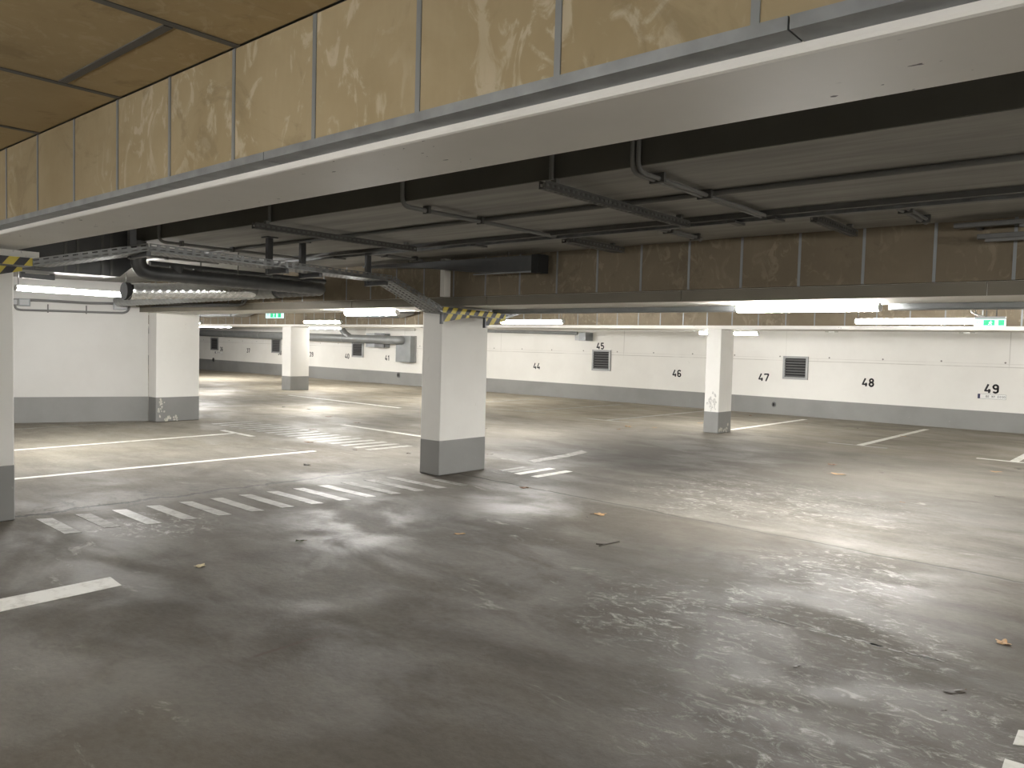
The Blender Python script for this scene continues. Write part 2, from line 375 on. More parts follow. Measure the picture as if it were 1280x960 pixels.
wall_r = tag(MB().box(X0-.2, X1+.2, YW, YW+.2, 0, 2.86).build('wall_right', M['wall']), 'long white garage wall with stencilled bay numbers 36 to 49', 'wall', kind='structure')
tag(MB().box(X0-.2, X0, YB, YW, 0, 2.86).build('wall_far', M['wallp']), 'white end wall far down the garage', 'wall', kind='structure')
tag(MB().box(X1, X1+.2, YB, YW, 0, 2.86).build('wall_near', M['wallp']), 'white side wall to the right of the camera', 'wall', kind='structure')
tag(MB().box(X0-.2, X1+.2, YB-.2, YB, 0, 2.86).build('wall_back', M['wallp']), 'white wall behind the camera', 'wall', kind='structure')
# grey painted dado, rising a little towards the far end
dd = MB().prism([(X0, YW-.004, 0), (X1, YW-.004, 0), (X1, YW-.004, .415), (-19, YW-.004, .475), (-40, YW-.004, .55), (X0, YW-.004, .57)], (0, .004, 0))
tag(dd.build('baseboard_right', M['dado']), 'grey painted dado band along the numbered wall', 'dado', kind='structure')
# slanting wall on the left, ending at the pillar
wa, wb = Vector((-15.06, 6.75, 0)), Vector((-19.0, -3.2, 0))
wd = (wb-wa).normalized(); wn = Vector((wd.y, -wd.x, 0)); wn = wn if wn.x < 0 else -wn
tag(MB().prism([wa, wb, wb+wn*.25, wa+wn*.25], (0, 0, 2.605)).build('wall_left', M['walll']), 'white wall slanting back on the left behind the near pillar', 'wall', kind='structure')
tag(MB().prism([wa-wn*.004, wb-wn*.004, wb, wa], (0, 0, .465)).build('baseboard_left', M['dado']), 'grey painted dado band on the slanting left wall', 'dado', kind='structure')
# grey boards along the top of the far stretch of the numbered wall
for k in range(16):
    a = -46 + k*1.47
    MB().box(a+.01, a+1.46, YW-.045, YW-.001, 2.10, 2.60).build('wall_board', M['gpanel'], wall_r)

# ------------------------------------------------------------------ beams
def beam(name, label, xa, xb, ya, yb, z0, board, b_y, b_z0, b_z1, sp, off, edge=None, thick=.05):
    root = empty(name, ((xa+xb)/2, (ya+yb)/2, z0), label, 'beam')
    MB().box(xa, xb, ya, yb, z0, 2.858).build('concrete', M['soffit'], root, bevel=.012)
    k0 = math.ceil((off-xb)/sp); k1 = math.floor((off-xa)/sp)
    proto = MB().box(-sp/2+.007, sp/2-.007, b_y, b_y+thick, b_z0, b_z1).build('board', board, root)
    sproto = MB().box(-.011, .011, b_y-.004, b_y+thick*.6, b_z0, b_z1).build('joint_strip', M['strip'], root)
    for i, k in enumerate(range(k0, k1)):
        o = proto if i == 0 else proto.copy()
        t = sproto if i == 0 else sproto.copy()
        if i: C.objects.link(o); C.objects.link(t)
        o.location.x = off-sp*(k+.5); t.location.x = off-sp*k
    MB().box(xa, xb, b_y+thick+.0005, ya-.0005, b_z0+.002, 2.857).build('backing', M['strip'], root) if b_y+thick+.002 < ya else None
    return root
b1 = beam('ceiling_beam', 'nearest white beam overhead, faced with large tan boards', -24, 6, 1.85, 2.287, 2.303, M['panel'], 1.77, 2.357, 2.83, .583, -.816)
# galvanised angle under the boards, in long pieces
for a, b in ((-24, -9.0), (-8.995, -2.90), (-2.895, -.735), (-.73, 2.4), (2.405, 6)):
    MB().box(a, b, 1.760, 1.7695, 2.330, 2.362).box(a, b, 1.7695, 1.8495, 2.330, 2.3345).build('edge_profile', M['galv'], b1)
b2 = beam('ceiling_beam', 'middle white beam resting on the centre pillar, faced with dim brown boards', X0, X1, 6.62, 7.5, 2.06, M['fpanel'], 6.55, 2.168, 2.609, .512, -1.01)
for k in range(21):
    a = -46 + 2.49*k
    MB().box(a+.004, a+2.486, 6.608, 6.6195, 2.064, 2.166).build('lower_facing', M['facing'], b2)
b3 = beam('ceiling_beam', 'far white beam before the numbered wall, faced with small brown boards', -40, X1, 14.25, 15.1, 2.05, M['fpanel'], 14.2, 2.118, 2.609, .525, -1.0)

# ------------------------------------------------------------------ pillars
def pillar(label, x0, x1, y0, y1, z1, dz):
    root = empty('pillar', ((x0+x1)/2, (y0+y1)/2, 0), label, 'pillar')
    MB().box(x0, x1, y0, y1, 0, z1).build('shaft', M['wallp'], root, bevel=.012)
    MB().box(x0-.003, x1+.003, y0-.003, y1+.003, 0.0005, dz).build('painted_base', M['dado'], root, bevel=.012)
    return root
pillar('square white pillar with grey base in the middle of the picture', -7.24, -6.90, 6.62, 7.44, 2.06, .433)
p46 = pillar('white pillar with grey scuffed base between bay numbers 46 and 47', -7.34, -7.03, 14.29, 14.85, 2.05, .424)
pl = pillar('white pillar with grey base cut off by the left picture edge', -7.95, -7.58, 1.46, 2.264, 2.25, .48)
MB().box(-8.0, -7.555, 1.2, 2.45, 2.2505, 2.302).build('corbel', M['soffit'], pl)
p15 = pillar('broad white pillar with chipped grey base at the end of the slanting wall', -15.07, -14.75, 6.76, 7.61, 2.06, .469)
pillar('far white pillar with grey base standing under the small exit sign', -22.46, -21.96, 14.4, 15.09, 2.05, .46)

rs = random.Random(11)
def smear(c, u, v, n, su, sv, r0, r1, name, m, parent):
    mb = MB(); u, v, c = Vector(u), Vector(v), Vector(c); nn = u.cross(v).normalized(); nn = nn if nn.dot(c-Vector(EYE)) < 0 else -nn
    for i in range(n):
        p = c + u*rs.gauss(0, su) + v*rs.gauss(0, sv) + nn*(.0001*i); r = rs.uniform(r0, r1)
        mb.prism([p+u*math.cos(t)*r*rs.uniform(.5, 1)+v*math.sin(t)*r*rs.uniform(.6, 1.3) for t in [math.pi*k/4 for k in range(8)]], nn*.0006)
    o = mb.build(name, m, parent); o['kind'] = 'stuff'
smear((-7.16, 14.2895, .60), (1, 0, 0), (0, 0, 1), 40, .05, .07, .012, .034, 'scuff_marks', M['scuff'], p46)
smear((-7.0265, 14.55, .07), (0, 1, 0), (0, 0, 1), 16, .13, .03, .012, .04, 'chipped_paint', M['chip'], p46)
smear((-14.7465, 6.86, .27), (0, 1, 0), (0, 0, 1), 30, .03, .10, .008, .026, 'chipped_paint', M['chip'], p15)
smear((-14.7465, 7.0, .06), (0, 1, 0), (0, 0, 1), 14, .10, .025, .012, .04, 'chipped_paint', M['chip'], p15)
# ------------------------------------------------------------------ luminaires
def lamp(label, p, q, z=2.06, drop=0, w=.085, h=.075, glow='tube'):
    """batten luminaire from p to q (xy); z is the top of its body; drop = length of the hanger rods"""
    p, q = Vector((*p, z)), Vector((*q, z)); d = (q-p); L = d.length; d.normalize(); s = Vector((-d.y, d.x, 0)); up = Vector((0, 0, 1))
    root = empty('batten_light', (p+q)/2, label, 'lamp', 'lit batten lights')
    def prof(pts, a, b): return [p+d*a+s*x+up*y for x, y in pts], d*(b-a)
    MB().prism(*prof([(-w*.36, 0), (w*.36, 0), (w*.42, -h*.30), (-w*.42, -h*.30)], .01, L-.01)).build('housing', M['housing'], root)
    arc = [(-w*.5, -h*.30)] + [(-w*.5*math.cos(t), -h*.42-h*.58*math.sin(t)) for t in [math.pi*i/8 for i in range(9)]] + [(w*.5, -h*.30)]
    MB().prism(*prof(arc, .02, L-.02)).build('diffuser', M[glow], root, smooth=True)
    for a, b in ((0, .02), (L-.02, L)):
        MB().prism(*prof([(x*1.02, y*1.0) for x, y in arc], a, b)).build('end_cap', M['housing'], root)
    if drop:
        for t, dr in zip((.04, L-.04), drop if isinstance(drop, tuple) else (drop, drop)):
            c = p+d*t; MB().tube([c, c+up*dr], .006, 8).build('hanger', M['conduit'], root)
    return root
T2 = 7.16
lamp('lit batten light under the middle beam, above bay number 47', (-3.38, T2), (-2.06, T2), 2.0605)
lamp('lit batten light under the middle beam, left of the centre pillar', (-9.40, 7.08), (-8.25, 7.08), 2.0605)
lamp('lit batten light hanging on two rods left of the right exit sign', (-3.52, 11.1), (-2.05, 11.1), 2.105, .504)
lamp('lit batten light hanging just right of the centre pillar top', (-9.95, 11.1), (-8.48, 11.1), 2.105, .504)
lamp('lit batten light hanging above the large wall duct, left of the centre pillar', (-16.35, 11.1), (-14.9, 11.1), 2.105, .504)
lamp('far lit batten light half hidden behind the chipped wall-end pillar', (-22.9, 11.1), (-21.45, 11.1), 2.105, .504)
YF = 15.9
lamp('lit batten light beyond the far beam, just right of the 46 and 47 pillar', (-8.35, YF), (-6.98, YF), 2.055, .5545, glow='tube_far')
lamp('lit batten light beyond the far beam, right of the far pillar', (-23.2, YF), (-21.32, YF), 2.10, .5095, glow='tube_far')
lamp('lit batten light beyond the far beam, left of the far pillar', (-30.9, YF), (-28.3, YF), 2.125, .4845, glow='tube_far')
lamp('lit batten light hanging before the slanting left wall', (-11.45, 3.43), (-11.45, 4.86), 2.225, (.634, .384))
# lamps of the bays the camera stands between; they light the near floor and the tan boards
for x in (-7.6, -2.6, 2.2):
    lamp('lit batten light hanging in the bay just behind the camera', (x-.75, -1.2), (x+.75, -1.2), 2.13, .729, glow='tube_far' if x > 0 else 'tube_dim')
lamp('lit batten light beyond the far beam, past the right picture edge', (-.8, YF), (.65, YF), 2.055, .5545, glow='tube_far')
lamp('lit batten light beyond the far beam, hidden by the centre pillar', (-16.95, YF), (-15.5, YF), 2.08, .5295, glow='tube_far')
lamp('lit batten light hanging beyond the right picture edge', (2.5, 11.1), (4.0, 11.1), 2.105, .504)
lamp('lit batten light hanging far behind the chipped wall-end pillar', (-29.4, 11.1), (-27.9, 11.1), 2.105, .504)
lamp('lit batten light hanging in the farthest corner', (-36.4, 11.1), (-34.9, 11.1), 2.105, .504)
lamp('lit batten light hanging right of the camera, outside the picture', (3.3, 2.9), (3.3, 4.4), 2.225, (.634, .384), glow='tube_dim')
for x in (-9.5, -2.2, 4.3):
    lamp('lit batten light hanging in the lane behind the camera', (x-.75, -5.2), (x+.75, -5.2), 2.08, .779, glow='tube_mid')
lamp('lit batten light under the middle beam beyond the right picture edge', (2.6, T2), (3.9, T2), 2.0605)

# trunking under the middle beam that carries the lights
for a, b, lab in ((-6.7, -3.40, 'grey cable trunking under the middle beam, from centre pillar to light'), (-2.04, 2.5, 'grey cable trunking under the middle beam, right of the light')):
    tag(MB().box(a, b, 7.30, 7.42, 2.012, 2.0595).box(a, b, 7.295, 7.425, 2.006, 2.0115).build('cable_trunking', M['wduct'], bevel=.003), lab, 'cable trunking', 'grey trunking under the middle beam')
tag(MB().tube([(-13.6, 15.0, 2.03), (-8.0, 15.0, 2.03)], .012, 8).build('conduit', M['pipe_pale'], smooth=True), 'thin pale conduit under the far beam, left of its 46 pillar', 'conduit')

# ------------------------------------------------------------------ exit signs
def exit_sign(label, o, L, H, D, drop, flip=False):
    root = empty('exit_sign', o, label, 'sign', 'green exit signs')
    x, y, z = o
    MB().box(x-L/2+.01, x+L/2, y-D/2, y+D/2, z-.03, z).build('cover', M['wduct'], root)
    MB().box(x-L/2, x+L/2, y-D/2+.012, y+D/2-.012, z-.03-H, z-.0305).build('lit_body', M['sign_w'], root, bevel=.004)
    f = y-D/2+.011
    g = MB()
    g.box(x-L*.19, x+L*.17, f-.002, f, z-.03-H*.90, z-.03-H*.12)
    g.box(x+L*.28, x+L*.47, f-.002, f, z-.03-H*.90, z-.03-H*.12)
    g.build('green_field', M['sign_g'], root)
    # running figure and arrow, emblem on the pale field
    w = MB(); s = H*.78; bx, bz = x+L*.03, z-.03-H*.90
    def st(pts, r):
        for a, b in zip(pts, pts[1:]):
            a, b = Vector((bx+a[0]*s, f-.003, bz+a[1]*s)), Vector((bx+b[0]*s, f-.003, bz+b[1]*s)); d = (b-a).normalized(); nn = Vector((-d.z, 0, d.x))*r*s
            w.prism([a-nn, b-nn, b+nn, a+nn], (0, -.001, 0))
    st([(.02, .80), (.14, .80)], .075); st([(.05, .70), (-.02, .42)], .09); st([(-.02, .42), (.16, .28), (.12, .06)], .05); st([(-.02, .42), (-.14, .22), (-.30, .18)], .05)
    st([(.05, .66), (.22, .52), (.30, .60)], .04); st([(.05, .66), (-.16, .62), (-.22, .46)], .04)
    w.build('running_figure', M['sign_w'], root)
    e = MB(); cx = x-L*.35; cz = z-.03-H*.48
    ring = [(math.cos(2*math.pi*i/14), math.sin(2*math.pi*i/14)) for i in range(14)]
    for i in range(14):
        a, b = ring[i], ring[(i+1) % 14]
        e.prism([(cx+a[0]*H*.22, f-.001, cz+a[1]*H*.22), (cx+b[0]*H*.22, f-.001, cz+b[1]*H*.22), (cx+b[0]*H*.15, f-.001, cz+b[1]*H*.15), (cx+a[0]*H*.15, f-.001, cz+a[1]*H*.15)], (0, -.001, 0))
    e.prism([(cx-H*.1, f-.001, cz-H*.05), (cx+H*.1, f-.001, cz-H*.05), (cx, f-.001, cz+H*.14)], (0, -.001, 0))
    e.build('emblem', M['wduct'], root)
    for t in (-.12, .2): MB().tube([(x+L*t, y, z), (x+L*t, y, z+drop)], .007, 8).build('hanger', M['conduit'], root)
    return root
exit_sign('lit green exit sign hanging right of the rod-hung light, near bay 49', (-1.915, 11.0, 2.115), .33, .085, .07, .494)
es = exit_sign('small lit green exit sign in front of the far white pillar', (-19.1, 12.0, 2.405), .78, .17, .10, .205)
tag(MB().tube(bend_path([(-2.13, 11.02, 2.605), (-2.13, 11.02, 2.17), (-2.02, 11.0, 2.13), (-1.97, 11.0, 2.116)], .06), .009, 8).build('cable', M['pipe_pale'], smooth=True), 'pale cable curling down to the right exit sign', 'cable')

# ------------------------------------------------------------------ wall numbers, plate, grilles
def arc(cx, cy, rx, ry, a0, a1, n=14):
    return [(cx+rx*math.cos(math.radians(a0+(a1-a0)*i/n)), cy+ry*math.sin(math.radians(a0+(a1-a0)*i/n))) for i in range(n+1)]
GL = {   # strokes in a 0.56 x 1 cell, after the narrow stencil lettering on the wall
 '4': [[(.34, 1), (.06, .26), (.56, .26)], [(.43, .46), (.43, .0)]],
 '9': [arc(.28, .71, .21, .22, 0, 360, 22), [(.49, .71), (.49, .29)] + arc(.28, .28, .21, .21, 0, -150, 10)],
 '6': [arc(.28, .28, .21, .22, 0, 360, 22), [(.07, .28), (.07, .71)] + arc(.28, .72, .21, .21, 180, 30, 10)],
 '8': [arc(.28, .74, .18, .20, 0, 360, 22), arc(.28, .28, .21, .23, 0, 360, 22)],
 '7': [[(.06, .82), (.06, .94), (.52, .94), (.52, .84), (.22, .0)]],
 '5': [[(.48, .94), (.10, .94), (.09, .54)] + arc(.27, .32, .22, .26, 120, -150, 14)],
 '3': [arc(.26, .74, .20, .21, 150, -70, 12), arc(.26, .28, .23, .24, 80, -150, 14)],
 '0': [arc(.28, .72, .21, .23, 0, 180, 10) + arc(.28, .28, .21, .23, 180, 360, 10) + [(.49, .72)]],
 '1': [[(.12, .76), (.32, .96), (.32, 0)]],
 'N': [[(.07, 0), (.07, 1), (.49, 0), (.49, 1)]], 'Y': [[(.05, 1), (.28, .5), (.51, 1)], [(.28, .5), (.28, 0)]],
 'B': [[(.07, 0), (.07, 1)] + arc(.24, .76, .22, .22, 90, -90, 8) + [(.07, .54)], [(.07, .54)] + arc(.24, .28, .25, .26, 90, -90, 8) + [(.07, .02)]],
 'E': [[(.5, .95), (.07, .95), (.07, .05), (.5, .05)], [(.07, .5), (.42, .5)]],
 ' ': [],
}
def write(mb, text, x, z, h, y, stroke=.075, adv=.72):
    for ch in text:
        for st in GL[ch]:
            P = [(x+a*h, z+b*h*.92+h*.04) for a, b in st]; r = stroke*h
            for (a, b), (c, d) in zip(P, P[1:]):
                l = math.hypot(c-a, d-b) or 1; nx, nz = -(d-b)/l*r, (c-a)/l*r
                mb.prism([(a-nx, y, b-nz), (c-nx, y, d-nz), (c+nx, y, d+nz), (a+nx, y, b+nz)], (0, -.0012, 0))
            for a, b in P[1:-1]:
                mb.prism([(a+r*math.cos(t), y, b+r*math.sin(t)) for t in [math.pi*i/4 for i in range(8)]], (0, -.0012, 0))
        x += adv*h
NUM = {'49': (-3.549, .838), '48': (-6.167, .848), '47': (-8.817, .853), '46': (-11.41, .85), '45': (-14.103, 1.583), '44': (-16.626, .87), '41': (-24.243, .914),
       '40': (-26.82, .915), '39': (-29.361, .925), '38': (-31.83, .93), '37': (-34.533, .972), '36': (-37.063, .988)}
WHERE = {'49': 'above a small white plate', '48': 'on the white wall right of the right grille', '47': 'just left of the right square grille', '46': 'on the wall left of the scuffed pillar',
         '45': 'above a square vent grille', '44': 'on the wall right of the centre pillar', '41': 'on the wall left of the grey duct box', '40': 'just left of a far vent grille',
         '39': 'right of the far white pillar', '38': 'half hidden behind the far white pillar', '37': 'on the far wall between two grilles', '36': 'above a tiny plate on the farthest wall stretch'}
def lettering(text, x, z, h, y, m, parent, part, stroke, adv):
    for k, ch in enumerate(text):
        if ch != ' ':
            mb = MB(); write(mb, ch, x+adv*h*k, z, h, y, stroke); mb.build(part, m, parent)
for t, (x, z) in NUM.items():
    root = empty('bay_number', (x, YW, z), 'black stencilled bay number %s %s' % (t, WHERE[t]), 'number', 'bay numbers on the white wall')
    lettering(t, x, z, .215, YW-.0005, M['number'], root, 'digit', .092, .72)
def plate(label, x, z, w, h, text):
    root = empty('name_plate', (x+w/2, YW, z), label, 'plate')
    MB().box(x, x+w, YW-.006, YW-.0003, z, z+h).build('plate', M['white'], root)
    MB().box(x, x+w*.09, YW-.0068, YW-.0061, z+h*.03, z+h*.97).build('blue_band', M['blue'], root)
    lettering(text, x+w*.29, z+h*.28, h*.46, YW-.0062, M['ink'], root, 'letter', .07, .74)
    e = MB()
    for a, b, c, d in ((x+w*.09, x+w, z, z+.006), (x+w*.09, x+w, z+h-.006, z+h), (x+w-.006, x+w, z, z+h)): e.box(a, b, YW-.0068, YW-.0061, c, d)
    e.build('border', M['strip'], root)
plate('white plate with blue end band under bay number 49', -3.675, .714, .55, .112, 'BE NY E030')
plate('tiny plate with blue end band under bay number 36', -37.55, .86, .80, .10, 'BE NY 60')

def grille(label, x0, x1, z0, z1):
    root = empty('vent_grille', ((x0+x1)/2, YW, z0), label, 'vent grille', 'vent grilles on the numbered wall')
    t = .055; f = YW-.05
    mb = MB(); y1 = YW-.001
    mb.box(x0, x1, f, y1, z0, z0+t).box(x0, x1, f, y1, z1-t, z1).box(x0, x0+t, f, y1, z0+t, z1-t).box(x1-t, x1, f, y1, z0+t, z1-t)
    mb.build('frame', M['grille'], root)
    MB().box(x0+t, x1-t, YW-.008, y1, z0+t, z1-t).build('recess', M['hole'], root)
    n = 7; p = (z1-z0-2*t)/n
    for k in range(n):
        a = z0+t+p*k
        MB().prism([(x0+t, f+.004, a+.004), (x0+t, f+.010, a+.002), (x0+t, f+.038, a+p*.62), (x0+t, f+.032, a+p*.66)], (x1-x0-2*t, 0, 0)).build('slat', M['slat'], root)
grille('grey square vent grille under bay number 45', -14.236, -13.554, .927, 1.572)
grille('grey square vent grille between bay numbers 47 and 48', -8.153, -7.50, .947, 1.545)
grille('farthest dark vent grille left of bay number 36', -37.925, -37.193, 1.02, 1.66)
grille('dark vent grille just left of the far white pillar', -32.325, -31.584, 1.02, 1.66)
grille('dark vent grille under the wall duct beside bay number 40', -26.324, -25.599, 1.0, 1.597)

def socket(label, px, py, r):
    c = ony(px, py, YW-.004)
    root = empty('wall_socket', (c.x, YW, c.z), label, 'socket')
    MB().prism([(c.x+r*math.cos(t), YW-.03, c.z+1.3*r*math.sin(t)) for t in [math.pi*i/10 for i in range(20)]], (0, .0255, 0)).build('cover', M['slat'], root)
    MB().prism([(c.x+r*.55*math.cos(t), YW-.034, c.z+.8*r*math.sin(t)) for t in [math.pi*i/10 for i in range(20)]], (0, .0035, 0)).build('recess', M['hole'], root)
socket('small black oval wall fitting on the grey dado below bay number 47', 967.5, 505.5, .055)
socket('small black wall fitting on the grey dado right of bay number 41', 498.3, 468.8, .085)
socket('tiny black wall fitting below the farthest vent grille', 267, 449.7, .085)

# ------------------------------------------------------------------ big ventilation duct on the far wall
vd = empty('ventilation_duct', (-30, 19.75, 1.8), 'large grey round duct along the far wall above bays 36 to 41', 'duct')
za, zb = ony(250, 415.3, 19.7), ony(503, 425.3, 19.7)
dpath = [(-44, 19.72, za.z+.03)]; d0, d1 = Vector((-44, 19.72, za.z+.03)), Vector((zb.x-.50, 19.72, zb.z))
NN = 40; pts = [d0.lerp(d1, i/NN) for i in range(NN+1)] + bez(d1, d1+Vector((.26, 0, 0)), d1+Vector((.26, .30, 0)), 8)
MB().tube(pts, .16, 24).build('pipe', M['wduct'], vd, smooth=True)
for i in range(4, NN, 6): MB().tube([d0.lerp(d1, i/NN-.001), d0.lerp(d1, i/NN+.001)], .168, 24).build('joint_collar', M['grille'], vd, smooth=True)
br0 = d0.lerp(d1, .875)
MB().tube([br0, br0+Vector((-.36, -.05, .18)), br0+Vector((-.62, -.02, .36))], .125, 18).build('branch', M['wduct'], vd, smooth=True)
db = empty('duct_box', (-22.9, 20.0, .9), 'tall grey sheet metal box where the large wall duct ends', 'duct box')
c0, c1 = ony(498, 420, 20.02), ony(515.5, 453, 20.02)
MB().box(c0.x, c1.x, 19.9, YW-.001, c1.z, c0.z).build('body', M['wduct'], db, bevel=.004)
MB().box(c0.x-.015, c1.x+.015, 20.12, YW-.001, c1.z-.015, c0.z+.015).build('flange', M['grille'], db)
c0, c1 = ony(459.5, 416.5, 20.0), ony(482.5, 434.5, 20.0)
db2 = empty('duct_box', (c0.x, 20.0, c1.z), 'grey box behind the large wall duct above bay number 41', 'duct box')
MB().box(c0.x, c1.x, 19.92, YW-.001, c1.z, c0.z).build('body', M['wduct'], db2, bevel=.004)
MB().box(c0.x+.55, c1.x+.012, 19.905, 19.9195, c1.z-.01, c0.z+.01).build('cover', M['duct'], db2)
# pipe right of the centre pillar, ending in a box
p0, p1 = ony(600, 413.3, 19.9), ony(722, 416.6, 19.9)
pr = empty('drain_pipe', p1, 'dark grey pipe along the numbered wall ending at a small box', 'pipe')
MB().tube([p0-Vector((2.2, 0, 0)), p0, p1], .055, 16).build('pipe', M['wduct'], pr, smooth=True)
jb0, jb1 = ony(720, 415.5, 19.95), ony(735, 426, 19.95)
jb = empty('duct_box', (jb0.x, 19.95, jb1.z), 'small dark grey box on the wall at the pipe end, near number 45', 'duct box')
MB().box(jb0.x+.21, jb1.x, 19.82, YW-.001, jb1.z, jb0.z).build('body', M['wduct'], jb, bevel=.005)
MB().box(jb0.x, jb0.x+.2095, 19.9, YW-.001, jb1.z+.01, jb0.z-.04).build('side_housing', M['grille'], jb, bevel=.004)
# dark flat ducts hung before the far beam
for (a, b, w, z0, z1, lab) in ((-27.2, -23.4, .5, 2.35, 2.52, 'dark flat duct under the ceiling left of the small exit sign'), (-17.7, -15.6, .5, 2.29, 2.49, 'dark flat duct under the ceiling behind the middle beam light')):
    r = empty('flat_duct', ((a+b)/2, 13.7, z0), lab, 'duct')
    MB().prism([(a, 13.45, z0), (b-.45, 13.45, z0), (b, 13.45, z0+.09), (b, 13.45, z1), (a, 13.45, z1)], (0, w, 0)).build('body', M['wduct'], r, bevel=.004)
    for t in (a+.75, b-.65): MB().box(t, t+.06, 13.44, 13.45+w+.01, z0-.008, z1+.004).build('flange', M['duct'], r)
    for t in (a+.3, b-.3): MB().tube([(t, 13.7, z1), (t, 13.7, 2.6095)], .008, 8).build('hanger', M['conduit'], r)

# ------------------------------------------------------------------ service runs on the lowered ceiling
def conduit_drop(label, X, y1, z=2.575, r=.016, twin=0):
    root = empty('conduit', (X, 3.7, z), label, 'conduit', 'conduits dropping from the ceiling step')
    pth = bend_path([(X, 3.712, 2.856), (X, 3.712, z), (X, y1, z)], .07)
    MB().tube(pth, r, 10).build('pipe', M['conduit'], root, smooth=True)
    if twin: MB().tube([p+Vector((twin, 0, 0)) for p in pth], r*.8, 10).build('pipe', M['conduit'], root, smooth=True)
    for y in (3.95, 4.52): MB().box(X-.03, X+.03+max(0, twin), y-.012, y+.012, z-r-.006, 2.6095).build('clip', M['dtray'], root)
def rail(label, X, y0, y1, z=2.53, h=.05, w=.05, drop=True):
    root = empty('cable_rail', (X, y0, z), label, 'cable rail', 'slotted cable rails on the ceiling')
    mb = MB()
    perforated(mb, (X+w/2, y0, z), (0, 1, 0), (0, 0, 1), y1-y0, h, .05, .03, 1, .35)
    perforated(mb, (X-w/2, y0, z), (0, 1, 0), (0, 0, 1), y1-y0, h, .05, .03, 1, .35)
    perforated(mb, (X-w/2, y0, z), (0, 1, 0), (1, 0, 0), y1-y0, w, .05, .03, 1, .3)
    mb.build('channel', M['dtray'], root, solid=.002)
    MB().box(X-.014, X+.014, y0+.02, y1-.02, z+.012, z+.04).build('cable', M['conduit'], root)
    for y in (y0+.12, y1-.12): MB().box(X-.02, X+.02, y-.015, y+.015, z+h-.004, 2.6095).build('bracket', M['conduit'], root)
    if drop:
        MB().tube([(X-.01, 3.715, 2.856), (X-.01, 3.715, 2.60)], .014, 10).build('feed_pipe', M['conduit'], root, smooth=True)
conduit_drop('pair of thin conduits, rightmost drop from the dark ceiling step', -2.39, 5.40, twin=.035)
rail('slotted cable rail crossing the ceiling left of the rightmost conduit pair', -2.95, 3.62, 5.36)
conduit_drop('single thin conduit dropping down the dark ceiling step, between two slotted rails', -4.30, 6.05)
rail('slotted cable rail crossing the ceiling above the centre pillar, left side', -6.0, 3.56, 5.36)
conduit_drop('thin conduit dropping beside the bend of the long tray', -8.05, 5.36)
conduit_drop('thin conduit dropping left of the tray bend, far left', -9.6, 5.2)
rail('short slotted rail by the middle beam, right of all others', -2.07, 5.56, 6.42, drop=False)
rail('short slotted rail touching the flat dark duct near the middle beam', -4.25, 5.58, 6.42, w=.11, drop=False)
for X, lab in ((-1.53, 'short thin conduit by the middle beam at the upper right'), (-3.32, 'short thin conduit by the middle beam, above the pillar gap'), (-6.9, 'short thin conduit above the flat dark duct')):
    r = empty('conduit', (X, 5.9, 2.575), lab, 'conduit', 'short conduits beside the middle beam')
    MB().tube([(X, 5.56, 2.575), (X, 6.28, 2.575)], .016, 10).build('pipe', M['conduit'], r, smooth=True)
    MB().tube([(X+.035, 5.56, 2.58), (X+.035, 6.22, 2.58)], .012, 10).build('pipe', M['conduit'], r, smooth=True)
    for y in (5.7, 6.15): MB().box(X-.03, X+.06, y-.012, y+.012, 2.556, 2.6095).build('clip', M['dtray'], r)
# long runs along the ceiling
lr = empty('conduit_run', (-3, 4.56, 2.59), 'dark conduit running along the ceiling, nearer of the long runs', 'conduit')
MB().tube([(-13, 4.56, 2.592), (5.9, 4.56, 2.592)], .017, 10).build('pipe', M['conduit'], lr, smooth=True)
lr = empty('conduit_run', (-3, 5.45, 2.58), 'twin grey rails running along the ceiling close to the middle beam', 'cable rail')
MB().box(-9.0, 5.9, 5.385, 5.425, 2.572, 2.6095).build('channel', M['dtray'], lr)
MB().box(-9.0, 5.9, 5.475, 5.525, 2.556, 2.6095).build('channel', M['tray'], lr)
for x in (-7.4, -5.2, -2.6, -2.3, -.2): MB().box(x-.03, x+.03, 5.37, 5.54, 2.540, 2.5555).build('clip', M['dtray'], lr)
# rails fixed to the middle beam at the right edge
for (a, b, hh, lab) in ((1193, 283, .035, 'upper dark rail on the middle beam at the right picture edge'), (1222, 296.5, .035, 'lower dark rail on the middle beam at the right picture edge')):
    p = ony(a, b, 6.36); r = empty('cable_rail', p, lab, 'cable rail', 'rails on the middle beam')
    MB().box(p.x, 3.0, 6.33, 6.39, p.z-hh/2, p.z+hh/2).build('channel', M['dtray'], r, bevel=.004)
    for x in (p.x+.12, .2, 1.5): MB().box(x, x+.03, 6.39, 6.5495, p.z-.015, p.z+.015).build('arm', M['duct'], r)
    MB().box(p.x+(.05 if b > 290 else .4), 3.0, 6.34, 6.38, p.z-hh/2-.02, p.z-hh/2-.0005).build('cable', M['conduit'], r)
# flat dark duct before the middle beam, tapering to the left
fd = empty('flat_duct', (-6, 6.2, 2.4), 'dark flat tapering duct against the middle beam above the centre pillar', 'duct')
MB().prism([(-8.0, 6.27, 2.545), (-6.96, 6.27, 2.50), (-6.05, 6.27, 2.405), (-5.22, 6.27, 2.380), (-5.22, 6.27, 2.548), (-8.0, 6.27, 2.57)], (0, .13, 0)).build('body', M['duct'], fd, bevel=.004)
MB().box(-5.22, -5.13, 6.26, 6.43, 2.366, 2.556).build('end_flange', M['hole'], fd)
MB().box(-6.05, -5.215, 6.262, 6.2695, 2.372, 2.386).build('edge_strip', M['galv'], fd)
for x in (-7.2, -5.6): MB().tube([(x, 6.33, 2.54), (x, 6.33, 2.6095)], .008, 8).build('hanger', M['conduit'], fd)
